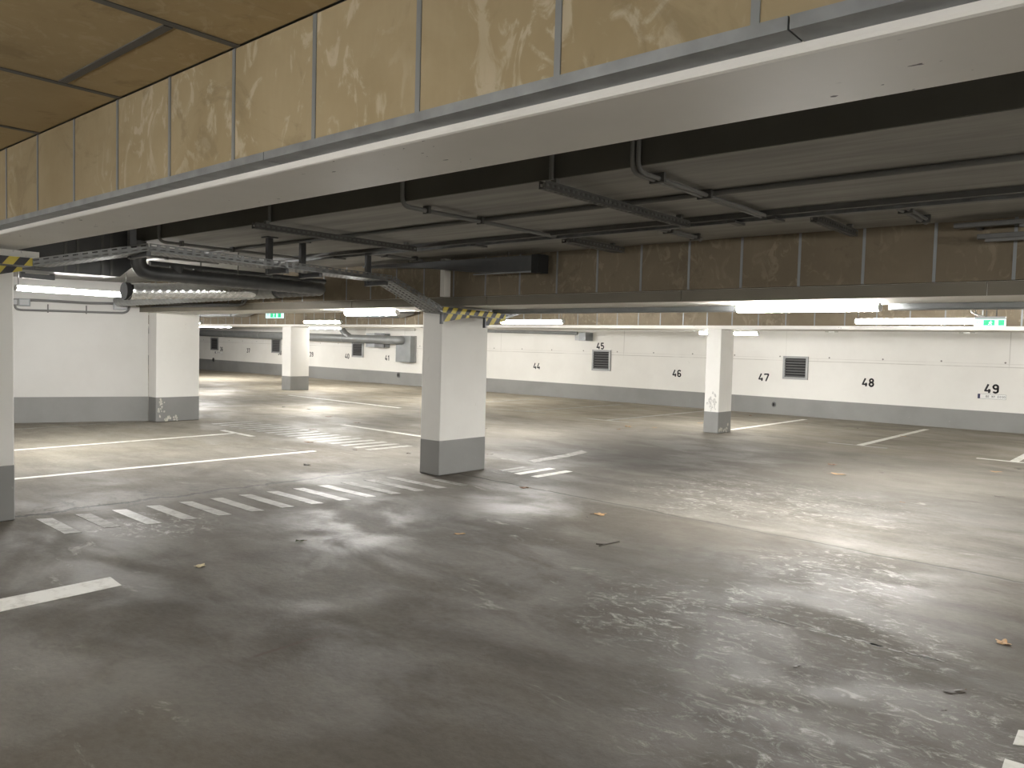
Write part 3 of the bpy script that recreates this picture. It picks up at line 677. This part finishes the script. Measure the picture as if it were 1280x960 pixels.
# pale box pipe on the beam face above the centre pillar
pc = ony(555, 353, 6.47)
tag(MB().box(pc.x-.035, pc.x+.035, 6.44, 6.5455, 2.165, 2.6095).build('pipe_casing', M['soffit'], bevel=.004), 'pale vertical pipe casing on the middle beam above the centre pillar', 'pipe casing')

# ------------------------------------------------------------------ long perforated cable tray
tr = empty('cable_tray', (-6.7, 4.3, 2.3), 'long perforated metal cable tray from left pillar to centre pillar', 'cable tray')
W = .30
outer = [Vector((-7.25, 1.0, 2.155)), Vector((-7.25, 2.30, 2.155)), Vector((-6.57, 2.95, 2.312)), Vector((-6.57, 5.55, 2.268)), Vector((-6.57, 6.31, 1.972)), Vector((-6.57, 7.40, 1.945)), Vector((-6.57, 7.85, 2.06)), Vector((-6.57, 8.1, 2.10))]
inner = [p + v for p, v in zip(outer, (Vector((-W, 0, 0)), Vector((-W, .12, 0)), Vector((-W, .12, 0)), *[Vector((-W, 0, 0))]*5))]
names = ('taped_run', 'rising_run', 'level_run', 'falling_run', 'taped_run', 'rising_run', 'level_run')
for i in range(7):
    a, b, c, d = outer[i], outer[i+1], inner[i+1], inner[i]
    u = (b-a); L = u.length; mb = MB(); hs = .062
    un = u.normalized(); sd = (d-a); vup = Vector((0, 0, 1)); vup = (vup-un*vup.dot(un)).normalized()
    perforated(mb, a, u, vup, L, hs, .075, .045, 2 if i in (0, 1, 2, 3) else 1, .34)
    perforated(mb, d, u, vup, L, hs, .075, .045, 2, .34)
    perforated(mb, a, u, (sd-un*sd.dot(un)), L, (sd-un*sd.dot(un)).length, .05, .03, 4, .4)
    mb.build(names[i], M['tray'], tr, solid=.0015)
    if i in (0, 4):   # striped warning tape on the outer flank
        MB().prism([a+Vector((.003, 0, .001)), b+Vector((.003, 0, .001)), b+Vector((.003, 0, hs+.004)), a+Vector((.003, 0, hs+.004))], (.0015, 0, 0)).build('hazard_tape', M['hazard'], tr)
cb = empty('cable_bundle', (-6.7, 4, 2.35), 'dark cables lying in the long perforated tray', 'cable')
for k in range(4):
    off = Vector((-.06-.055*k, 0, .016))
    MB().tube(bend_path([p+off for p in outer], .12), .011, 8).build('cable', M['conduit'], cb, smooth=True)
# cantilever supports of the tray
for i, (y, lab) in enumerate(((2.96, 'dark post holding the tray at its left bend'), (4.28, 'dark hanging bracket under the tray, left of the middle one'), (4.66, 'dark hanging bracket under the tray, right of the middle ceiling gap'), (5.50, 'dark hanging bracket where the tray turns down to the centre pillar'))):
    zt = 2.312 - (y-2.95)*.0169
    r = empty('tray_bracket', (-6.72, y, 2.3), lab, 'bracket', 'brackets holding the long tray')
    top = 2.858 if y < 3.5 else 2.6095
    MB().box(-6.945, -6.90, y-.03, y+.03, zt-.05, top).build('post', M['duct'], r, bevel=.004)
    MB().box(-6.90, -6.60, y-.02, y+.02, zt-.045, zt-.004).build('arm', M['duct'], r, bevel=.004)
    MB().box(-6.97, -6.86, y-.06, y+.06, top-.012, top).build('top_plate', M['duct'], r)
# taped triangular brackets under the tray at the pillars
def tape_bracket(label, x, y0, y1, z0, z1, group):
    r = empty('tray_bracket', (x, (y0+y1)/2, z0), label, 'bracket', group)
    MB().prism([(x, y0, z0), (x, y0+(y1-y0)*.12, z0), (x, y1, z1-.03), (x, y1, z1), (x, y0, z1)], (.006, 0, 0)).build('plate', M['hazard'], r)
    MB().box(x-.03, x+.008, y0-.006, y0+.016, z0-.03, z1).build('arm', M['duct'], r)
tape_bracket('striped triangular plate under the tray at the left edge of the centre pillar', -6.60, 6.33, 6.78, 1.87, 1.962, 'striped plates under the tray')
tape_bracket('striped triangular plate under the tray at the right edge of the centre pillar', -6.60, 7.06, 7.44, 1.85, 1.945, 'striped plates under the tray')
tape_bracket('striped plate under the tray at the left edge pillar', -7.40, 2.0, 2.27, 2.06, 2.15, 'striped plates under the tray')

# ------------------------------------------------------------------ ducts at the upper left
XD = -8.5
def ringed(path, r, every=.12, amp=.004):
    P = [Vector(p) for p in path]; out = []; rad = []
    tot = 0
    for a, b in zip(P, P[1:]):
        L = (b-a).length; n = max(1, int(L/.03))
        for i in range(n):
            s = tot+L*i/n; out.append(a.lerp(b, i/n)); rad.append(r + (amp if (s % every) < .03 else 0))
        tot += L
    out.append(P[-1]); rad.append(r); return out, rad
ud = empty('round_duct', (XD, 4.8, 2.28), 'dark round duct dropping, bending and running level at the upper left', 'duct')
zc = 2.283
MB().tube(*ringed(bend_path([(XD, 3.70, 2.608), (XD, 3.70, zc), (XD, 6.08, zc-.01), (XD-1.2, 6.12, zc-.01)], .24, 10), .077, .15, .006), 20).build('pipe', M['duct'], ud, smooth=True)
MB().tube([(XD, 4.12, zc), (XD, 4.12, zc+.10)], .075, 18).build('collar', M['duct'], ud, smooth=True)
MB().tube([(XD, 4.36, zc), (XD, 4.36, zc+.09)], .05, 18).build('collar', M['duct'], ud, smooth=True)
for y in (4.85, 5.3): MB().tube([(XD, y, zc+.07), (XD, y, 2.6095)], .006, 8).build('hanger', M['conduit'], ud)
sb = empty('round_duct', (-12, 6.12, 2.2), 'dull grey spiral duct running away to the left below the dark duct', 'duct')
MB().tube(*ringed([(XD-1.2, 6.12, zc-.012), (-14.9, 6.12, zc-.055)], .082, .13, .007), 20, tilt=.5).build('pipe', M['spiral_dull'], sb, smooth=True)
sd_ = empty('round_duct', (-9.8, 5, 2.2), 'bright silver spiral duct at the upper left below the dark duct', 'duct')
s0, s1 = onx(160, 364, -9.8), onx(300, 363.5, -10.1)
MB().tube(*ringed([s0, s1] , .098, .11, .009), 22, tilt=.45).build('pipe', M['spiral'], sd_, smooth=True)
MB().tube(bend_path([s1, s1+Vector((0, .22, 0)), s1+Vector((-.12, .25, .17))], .14), .09, 20).build('elbow', M['spiral'], sd_, smooth=True)
MB().tube([s0+Vector((0, -.05, 0)), s0+Vector((0, .01, 0))], .106, 22).build('end_collar', M['hole'], sd_)
bar = empty('drain_pipe', (-8.9, 5, 2.44), 'thin dark pipe running level above the dark round duct', 'pipe')
MB().tube(bend_path([(-8.9, 4.0, 2.425), (-8.9, 6.35, 2.405)], .1), .032, 14).build('pipe', M['duct'], bar, smooth=True)
for y in (4.6, 5.7): MB().tube([(-8.9, y, 2.43), (-8.9, y, 2.6095)], .006, 8).build('hanger', M['conduit'], bar)
# big dark sheet-metal duct behind the tray at the far left, with a sloping end
bd = empty('flat_duct', (-8.9, 2.9, 2.2), 'big dark sheet metal duct behind the tray at the upper left', 'duct')
xb = -8.75
e0, e1, e2 = onx(60, 341, xb), onx(150, 346, xb), onx(164, 334.5, xb)
MB().prism([(xb, 2.35, e0.z+.01), (xb, e1.y, e1.z), (xb, e2.y+.03, e2.z+.02), (xb, e2.y+.03, 2.84), (xb, 2.35, 2.84)], (-.35, 0, 0)).build('body', M['duct'], bd, bevel=.004)
for px in (82, 97, 128, 139):
    p = onx(px, 343, xb); MB().box(xb+.0005, xb+.012, p.y-.012, p.y+.012, e1.z+.004, 2.838).build('seam', M['dtray'], bd)
# conduits and boxes on the slanting wall
def on_wall(px, py, off=.03):
    d = ray(px, py); n_ = wn; t = (wa - n_*off - EYE).dot(n_)/d.dot(n_); return EYE + d*t
wc = empty('conduit', on_wall(90, 390), 'grey conduit along the top of the slanting left wall', 'conduit')
MB().tube(bend_path([on_wall(18, 379), on_wall(20, 386), on_wall(26, 387.3), on_wall(154, 391.3), on_wall(160, 389), on_wall(162, 383)], .12), .02, 10).build('pipe', M['conduit'], wc, smooth=True)
for px, py in ((60, 388.4), (108, 390)): MB().tube([on_wall(px, py+2.5, .02), on_wall(px, py-8, .02)], .012, 8).build('clip', M['conduit'], wc, smooth=True)
wc2 = empty('conduit', on_wall(90, 377), 'upper grey conduit on the slanting left wall', 'conduit')
MB().tube(bend_path([on_wall(14, 374.5), on_wall(52, 375.5), on_wall(110, 379), on_wall(160, 379.5)], .1), .024, 10).build('pipe', M['conduit'], wc2, smooth=True)
for (px, py, s, lab) in ((17, 377.5, .10, 'small dark junction box at the left end of the wall conduit'), (31, 378, .11, 'small grey junction box on the wall conduit beside the left pillar'), (150.5, 381.5, .15, 'grey junction box at the right end of the slanting wall')):
    p = on_wall(px, py, .0); r = empty('junction_box', p, lab, 'junction box', 'boxes on the slanting wall')
    q = [p-wn*.002+wd*s*.8, p-wn*.002-wd*s*.8]; up = Vector((0, 0, s))
    MB().prism([q[0]-up*.6, q[1]-up*.6, q[1]+up*.6, q[0]+up*.6], -wn*.07).build('body', M['conduit'] if 'dark' in lab else M['wduct'], r, bevel=.006)
    MB().prism([p-wn*.072+wd*s*.6-up*.4, p-wn*.072-wd*s*.6-up*.4, p-wn*.072-wd*s*.6+up*.4, p-wn*.072+wd*s*.6+up*.4], -wn*.008).build('lid', M['grille'], r)
bc = empty('conduit', ony(250, 383, 6.5), 'thin conduits along the face of the middle beam, upper left', 'conduit')
for (a, b, c, d) in ((190, 383.5, 300, 382.0), (178, 380.0, 305, 380.5)):
    MB().tube(bend_path([ony(a, b, 6.52), ony(c, d, 6.52), ony(c+5, d-9, 6.52)], .15), .016, 10).build('pipe', M['dtray'], bc, smooth=True)
# dark post brackets at the light before the slanting wall
lb = empty('light_frame', (-9.9, 3.1, 2.2), 'dark hanging frame above the light at the left', 'frame')
a, b = onx(28, 344, -9.6), onx(65, 342, -9.6)
MB().box(-9.63, -9.57, a.y-.02, b.y+.02, a.z-.03, a.z+.02).build('bar', M['duct'], lb)
for p in (a, b): MB().box(-9.62, -9.58, p.y-.02, p.y+.02, a.z+.02, 2.859).build('post', M['duct'], lb)

# ------------------------------------------------------------------ floor markings
def quad(pts, name, label, cat, group, m, z=.0025):
    P = [Vector((p[0], p[1], .0003)) for p in pts]
    if (P[1]-P[0]).cross(P[2]-P[0]).z < 0: P = P[::-1]
    return tag(MB().prism(P, (0, 0, z)).build(name, m), label, cat, group)
def stripe(p, q, w, *a, **k):
    p, q = Vector((p[0], p[1])), Vector((q[0], q[1])); d = (q-p).normalized(); n = Vector((-d.y, d.x))*w/2
    return quad([p-n, q-n, q+n, p+n], *a, **k)
def pstripe(a, b, w, *r, **k): return stripe(onz(*a), onz(*b), w, *r, **k)
G1 = 'long white bay lines'
P_ = lambda x, y: onz(x, y)
quad([P_(-60, 761), P_(138, 721.5), P_(152, 732), P_(-60, 778)], 'bay_line', 'broad white line end in the left foreground', 'floor line', G1, M['line'])
stripe((-9.76, 2.0), (-9.65, 6.75), .10, 'bay_line', 'long white bay line on the left, nearer to the hatched strip', 'floor line', G1, M['line'])
stripe((-12.12, 2.6), (-12.30, 7.05), .10, 'bay_line', 'long white bay line on the left, nearer to the slanting wall', 'floor line', G1, M['line'])
stripe((-14.75, 3.6), (-15.02, 6.70), .09, 'bay_line', 'thin white line at the foot of the slanting wall', 'floor line', G1, M['faded'])
pstripe((278, 538), (316, 545.6), .10, 'bay_line', 'short white cross line ending the bay line by the slanting wall', 'floor line', 'short white cross lines', M['line'])
pstripe((338, 560.5), (372, 563.5), .10, 'bay_line', 'faint cross line ending the bay line nearer the hatched strip', 'floor line', 'short white cross lines', M['faded'])
pstripe((361, 494), (500, 510), .12, 'bay_line', 'far white line right of the far pillar', 'floor line', G1, M['line'])
pstripe((428, 531), (540, 547.5), .12, 'bay_line', 'white line running up to the centre pillar from the left', 'floor line', G1, M['line'])
pstripe((477, 497), (530, 499), .10, 'bay_line', 'faint far white line left of the centre pillar', 'floor line', G1, M['faded'])
for (x, ya, yb, t0, t1, lab) in ((-4.475, 14.66, 19.3, -5.02, -4.0, 'below bay number 48'), (-7.195, 15.2, 19.3, None, None, 'beside the scuffed pillar'), (-9.95, 14.72, 19.6, -10.45, -9.37, 'left of the scuffed pillar, below bay 46'), (-12.55, 15.0, 19.3, -12.9, -11.9, 'below bay number 45'), (-2.09, 14.5, 19.3, -2.6, -1.5, 'at the right edge below bay 49'), (-15.3, 15.0, 19.2, None, None, 'just right of the centre pillar, far back')):
    stripe((x, ya), (x, yb), .12, 'bay_line', 'white bay line on the floor ' + lab, 'floor line', 'bay lines of the numbered wall', M['line'] if x > -8 else M['hatch'])
    if t0: stripe((t0, ya-.02), (t1, ya-.02), .10, 'bay_line', 'short cross line closing the bay line ' + lab, 'floor line', 'short white cross lines', M['hatch'] if x != -2.09 else M['line'])
GH = 'hatch stripes between left and centre pillar'
ORD = 'first second third fourth fifth sixth seventh eighth ninth tenth eleventh twelfth thirteenth fourteenth fifteenth sixteenth'.split()
for k in range(14):
    yy = 2.40+.3045*k; t = k/13
    a0, a1 = -7.50+.30*t + (.45 if k == 13 else 0), -6.72+.50*t if k > 1 else -6.75
    quad([(a0, yy), (a0+.05, yy+.115), (a1, yy+.095), (a1-.04, yy-.02)], 'hatch_stripe', '%s white hatch stripe counted from the left pillar' % ORD[k], 'floor stripe', GH, M['hatch'] if 2 <= k <= 9 else M['faded'])
GH2 = 'hatch stripes beyond the centre pillar'
for k in range(16):
    x = -9.35-.305*k
    quad([(x, 7.42), (x+.13, 7.42), (x+.16, 8.25), (x+.03, 8.25)], 'hatch_stripe', '%s stripe of the far hatched strip, counted from the right' % ORD[k], 'floor stripe', GH2, M['hatch'])
for x, lab in ((-6.09, 'bright short stripe on the floor right of the centre pillar, nearer one'), (-6.37, 'bright short stripe on the floor right of the centre pillar, farther one')):
    quad([(x-.055, 7.47), (x+.055, 7.47), (x+.055, 8.19), (x-.055, 8.19)], 'hatch_stripe', lab, 'floor stripe', 'pair of bright stripes', M['line'])
for x, lab in ((-6.68, 'worn pale stripe close beside the centre pillar foot'), (-6.52, 'worn pale stripe next to the bright pair')):
    quad([(x-.04, 7.5), (x+.04, 7.5), (x+.04, 8.0), (x-.04, 8.0)], 'hatch_stripe', lab, 'floor stripe', 'worn stripes by the centre pillar', M['faded'])
quad([P_(735, 565.5), P_(727, 563), P_(706, 568), P_(660, 576), P_(668, 578.5), P_(712, 571)], 'arrow_remnant', 'faded curved remnant of a floor arrow right of the centre pillar', 'floor marking', None, M['faded'])
quad([P_(1266, 931), P_(1273, 913), P_(1300, 915), P_(1300, 935)], 'hatch_stripe', 'upper white stripe corner at the bottom right edge', 'floor stripe', 'white corners at the bottom right', M['line'])
quad([P_(1250, 968), P_(1256, 949), P_(1300, 962), P_(1300, 975)], 'hatch_stripe', 'lower white stripe corner at the bottom right edge', 'floor stripe', 'white corners at the bottom right', M['line'])
old = MB()
rnd = random.Random(3)
for k in range(46):
    t = rnd.random(); c = P_(925, 765).lerp(P_(1175, 826), t); s = rnd.uniform(.012, .05); w = rnd.uniform(.004, .014)
    j = Vector((rnd.uniform(-.02, .02), rnd.uniform(-.02, .02), 0)); c = Vector((c.x, c.y, .0003))+j
    old.prism([c+Vector((-s, -w*.6, 0)), c+Vector((s*.7, -w, 0)), c+Vector((s, w*.3, 0)), c+Vector((-s*.4, w, 0))], (0, 0, .001))
tag(old.build('old_line', M['faded']), 'broken remains of an old white line in the right foreground', 'floor line', kind='stuff')

# ------------------------------------------------------------------ leaves and twigs
def leaf_mesh(seed, lobes):
    r = random.Random(seed); bm = MB(); N = 30; vs = [Vector((0, 0, .25))]
    for i in range(N):
        t = 2*math.pi*i/N
        rad = .55 + .38*abs(math.cos(t*lobes/2))**1.5 + r.uniform(-.06, .06)
        if lobes == 0: rad = .4 + .6*abs(math.cos(t))
        x, y = rad*math.cos(t), rad*math.sin(t)*(.62 if lobes == 0 else .85)
        vs.append(Vector((x, y, .12*math.sin(3*t+seed) + .42*(x*x)*r.uniform(.5, 1.1) + .18*abs(y))))
    zmin = min(v.z for v in vs)
    vs = [v-Vector((0, 0, zmin)) for v in vs]
    bm.add(vs, [(0, 1+i, 1+(i+1) % N) for i in range(N)])
    return bm
LEAVES = [  # px, py, size (m), material, lobes, label
 (250, 708, .050, 'leaf_pale', 5, 'small pale dry leaf above the broad white line end'),
 (374.5, 676.5, .042, 'leaf_green', 5, 'small dark olive leaf below the hatched strip'),
 (575, 667.5, .045, 'leaf_tan', 0, 'small flat dry leaf in front of the centre pillar'),
 (655, 610, .060, 'leaf_brown', 5, 'curled brown leaf on the floor joint beside the centre pillar'),
 (750, 643.5, .070, 'leaf_tan', 5, 'orange tan leaf lying on the foreground side of the joint'),
 (735, 646.5, .032, 'leaf_dark', 0, 'tiny dark leaf beside the orange tan leaf'),
 (1039, 581, .065, 'leaf_brown', 5, 'brown upright leaf behind the flat leaf with shadow, right side'),
 (1048, 593, .100, 'leaf_tan', 0, 'broad flat orange brown leaf right of the scuffed pillar'),
 (1102, 591, .030, 'leaf_dark', 0, 'tiny dark leaf right of the broad flat leaf'),
 (1128, 628, .035, 'leaf_brown', 0, 'tiny brown leaf on the open floor at the right'),
 (1249, 621, .050, 'leaf_dark', 0, 'small dark leaf near the right edge below the orange one'),
 (1245, 590, .080, 'leaf_tan', 0, 'orange leaf near the right edge below bay number 49'),
 (1274, 586.5, .050, 'leaf_dark', 5, 'small dark leaf at the right edge beside the orange leaf'),
 (1254, 804, .052, 'leaf_tan', 5, 'curled orange leaf in the right foreground'),
 (1193, 865, .055, 'leaf_dark', 0, 'dark wet leaf in the right foreground below the orange one'),
 (996, 833, .028, 'leaf_dark', 0, 'small oval dark leaf in the foreground right of the middle'),
 (1180, 888, .014, 'leaf_dark', 0, 'tiny dark crumb left below the dark wet leaf'),
 (384, 581.5, .070, 'leaf_dark', 5, 'dark leaf standing on the bright floor patch at the left'),
 (536, 563.5, .050, 'leaf_tan', 5, 'tan leaf left of the centre pillar base'),
 (511, 567, .050, 'leaf_dark', 5, 'small dark leaf close to the left of the centre pillar'),
 (443, 562.5, .050, 'leaf_dark', 0, 'small dark leaf at the end of the far hatched strip'),
 (386, 553, .090, 'leaf_brown', 0, 'brown leaf on the far hatched strip'),
 (785, 533.5, .090, 'leaf_tan', 5, 'orange leaf on the floor left of the scuffed pillar'),
 (773, 537, .080, 'leaf_brown', 0, 'brown leaf beside the orange leaf left of the scuffed pillar'),
 (818, 534.5, .055, 'leaf_tan', 0, 'small tan leaf between the orange leaf and the scuffed pillar'),
 (875, 529, .060, 'leaf_tan', 0, 'small tan leaf at the left foot of the scuffed pillar'),
 (938, 520, .10, 'leaf_brown', 0, 'flat brown leaf right behind the scuffed pillar'),
 (1008, 529, .060, 'leaf_brown', 0, 'brown leaf on the floor below the right grille'),
 (1071, 535.5, .060, 'leaf_dark', 0, 'small dark leaf above the bay line below number 48'),
 (1129, 545.5, .060, 'leaf_tan', 0, 'small tan leaf right of the bay line below number 48'),
 (613, 568, .050, 'leaf_dark', 0, 'small dark leaf right behind the centre pillar'),
 (355, 509, .090, 'leaf_dark', 0, 'small dark leaf in front of the far pillar'),
 (388, 512, .080, 'leaf_dark', 0, 'dark leaf right of the one in front of the far pillar'),
 (410, 521, .070, 'leaf_brown', 0, 'brown leaf above the white line to the centre pillar'),
 (445, 528.5, .070, 'leaf_brown', 0, 'brown leaf at the start of the white line to the centre pillar'),
 (391, 537, .070, 'leaf_brown', 0, 'small brown leaf at the upper end of the far hatched strip'),
 (606, 536, .060, 'leaf_dark', 5, 'small dark leaf at the right edge of the centre pillar, far back'),
]
for i, (px, py, s, m, lobes, lab) in enumerate(LEAVES):
    mb = leaf_mesh(i, lobes); c = onz(px, py); a = random.uniform(0, 6.28)
    hh = .55 if lobes else .30
    mb.v = [(c.x+s*(x*math.cos(a)-y*math.sin(a)), c.y+s*(x*math.sin(a)+y*math.cos(a)), .0008+s*z*hh) for x, y, z in mb.v]
    root = empty('dry_leaf', (c.x, c.y, 0), lab, 'leaf', 'fallen leaves on the floor')
    mb.build('blade', M[m], root, solid=.0008)
    if s > .04:
        t = Vector((c.x+s*.45*math.cos(a), c.y+s*.45*math.sin(a), .004)); e = Vector((c.x+s*1.4*math.cos(a+.3), c.y+s*1.4*math.sin(a+.3), .003))
        MB().tube([t, e], .0016, 6).build('stem', M['leaf_brown'], root)
tw = empty('twig', onz(759, 679), 'dark flat twig mark in front of the joint, below the orange tan leaf', 'twig')
MB().tube([onz(745, 680.5)+Vector((0, 0, .004)), onz(757, 681)+Vector((0, 0, .004)), onz(774, 677.5)+Vector((0, 0, .004))], .006, 8).build('stem', M['bark'], tw)
MB().tube([onz(757, 681)+Vector((0, 0, .004)), onz(749, 683)+Vector((0, 0, .004))], .004, 8).build('side_shoot', M['bark'], tw)

# small white clips under the far beam
for px, py, lab in ((775, 413.5, 'small white clip under the far beam right of number 45'), (684, 413, 'small white clip under the far beam above number 44'), (1040, 416, 'small white clip under the far beam above number 48'), (1209, 417.5, 'small white clip under the far beam left of number 49')):
    c = ony(px, py, 15.07); r = empty('cable_clip', c, lab, 'clip', 'white clips under the far beam')
    MB().box(c.x-.05, c.x+.05, 15.02, 15.08, 2.020, 2.0495).build('body', M['white'], r, bevel=.008)
    MB().tube([(c.x-.12, 15.05, 2.035), (c.x+.12, 15.05, 2.035)], .009, 8).build('cable', M['pipe_pale'], r)

# ------------------------------------------------------------------ render look
w = bpy.data.worlds.new('world'); SC.world = w; w.use_nodes = True
w.node_tree.nodes['Background'].inputs[0].default_value = (0, 0, 0, 1); w.node_tree.nodes['Background'].inputs[1].default_value = 0
SC.view_settings.view_transform = 'Standard'; SC.view_settings.look = 'None'; SC.view_settings.gamma = 1
SC.view_settings.use_curve_mapping = False
SC.view_settings.exposure = 0.0
SC.cycles.max_bounces = 10; SC.cycles.diffuse_bounces = 6; SC.cycles.glossy_bounces = 4
SC.cycles.use_denoising = True
SC.cycles.sample_clamp_indirect = 6
SC.cycles.caustics_reflective = False; SC.cycles.caustics_refractive = False
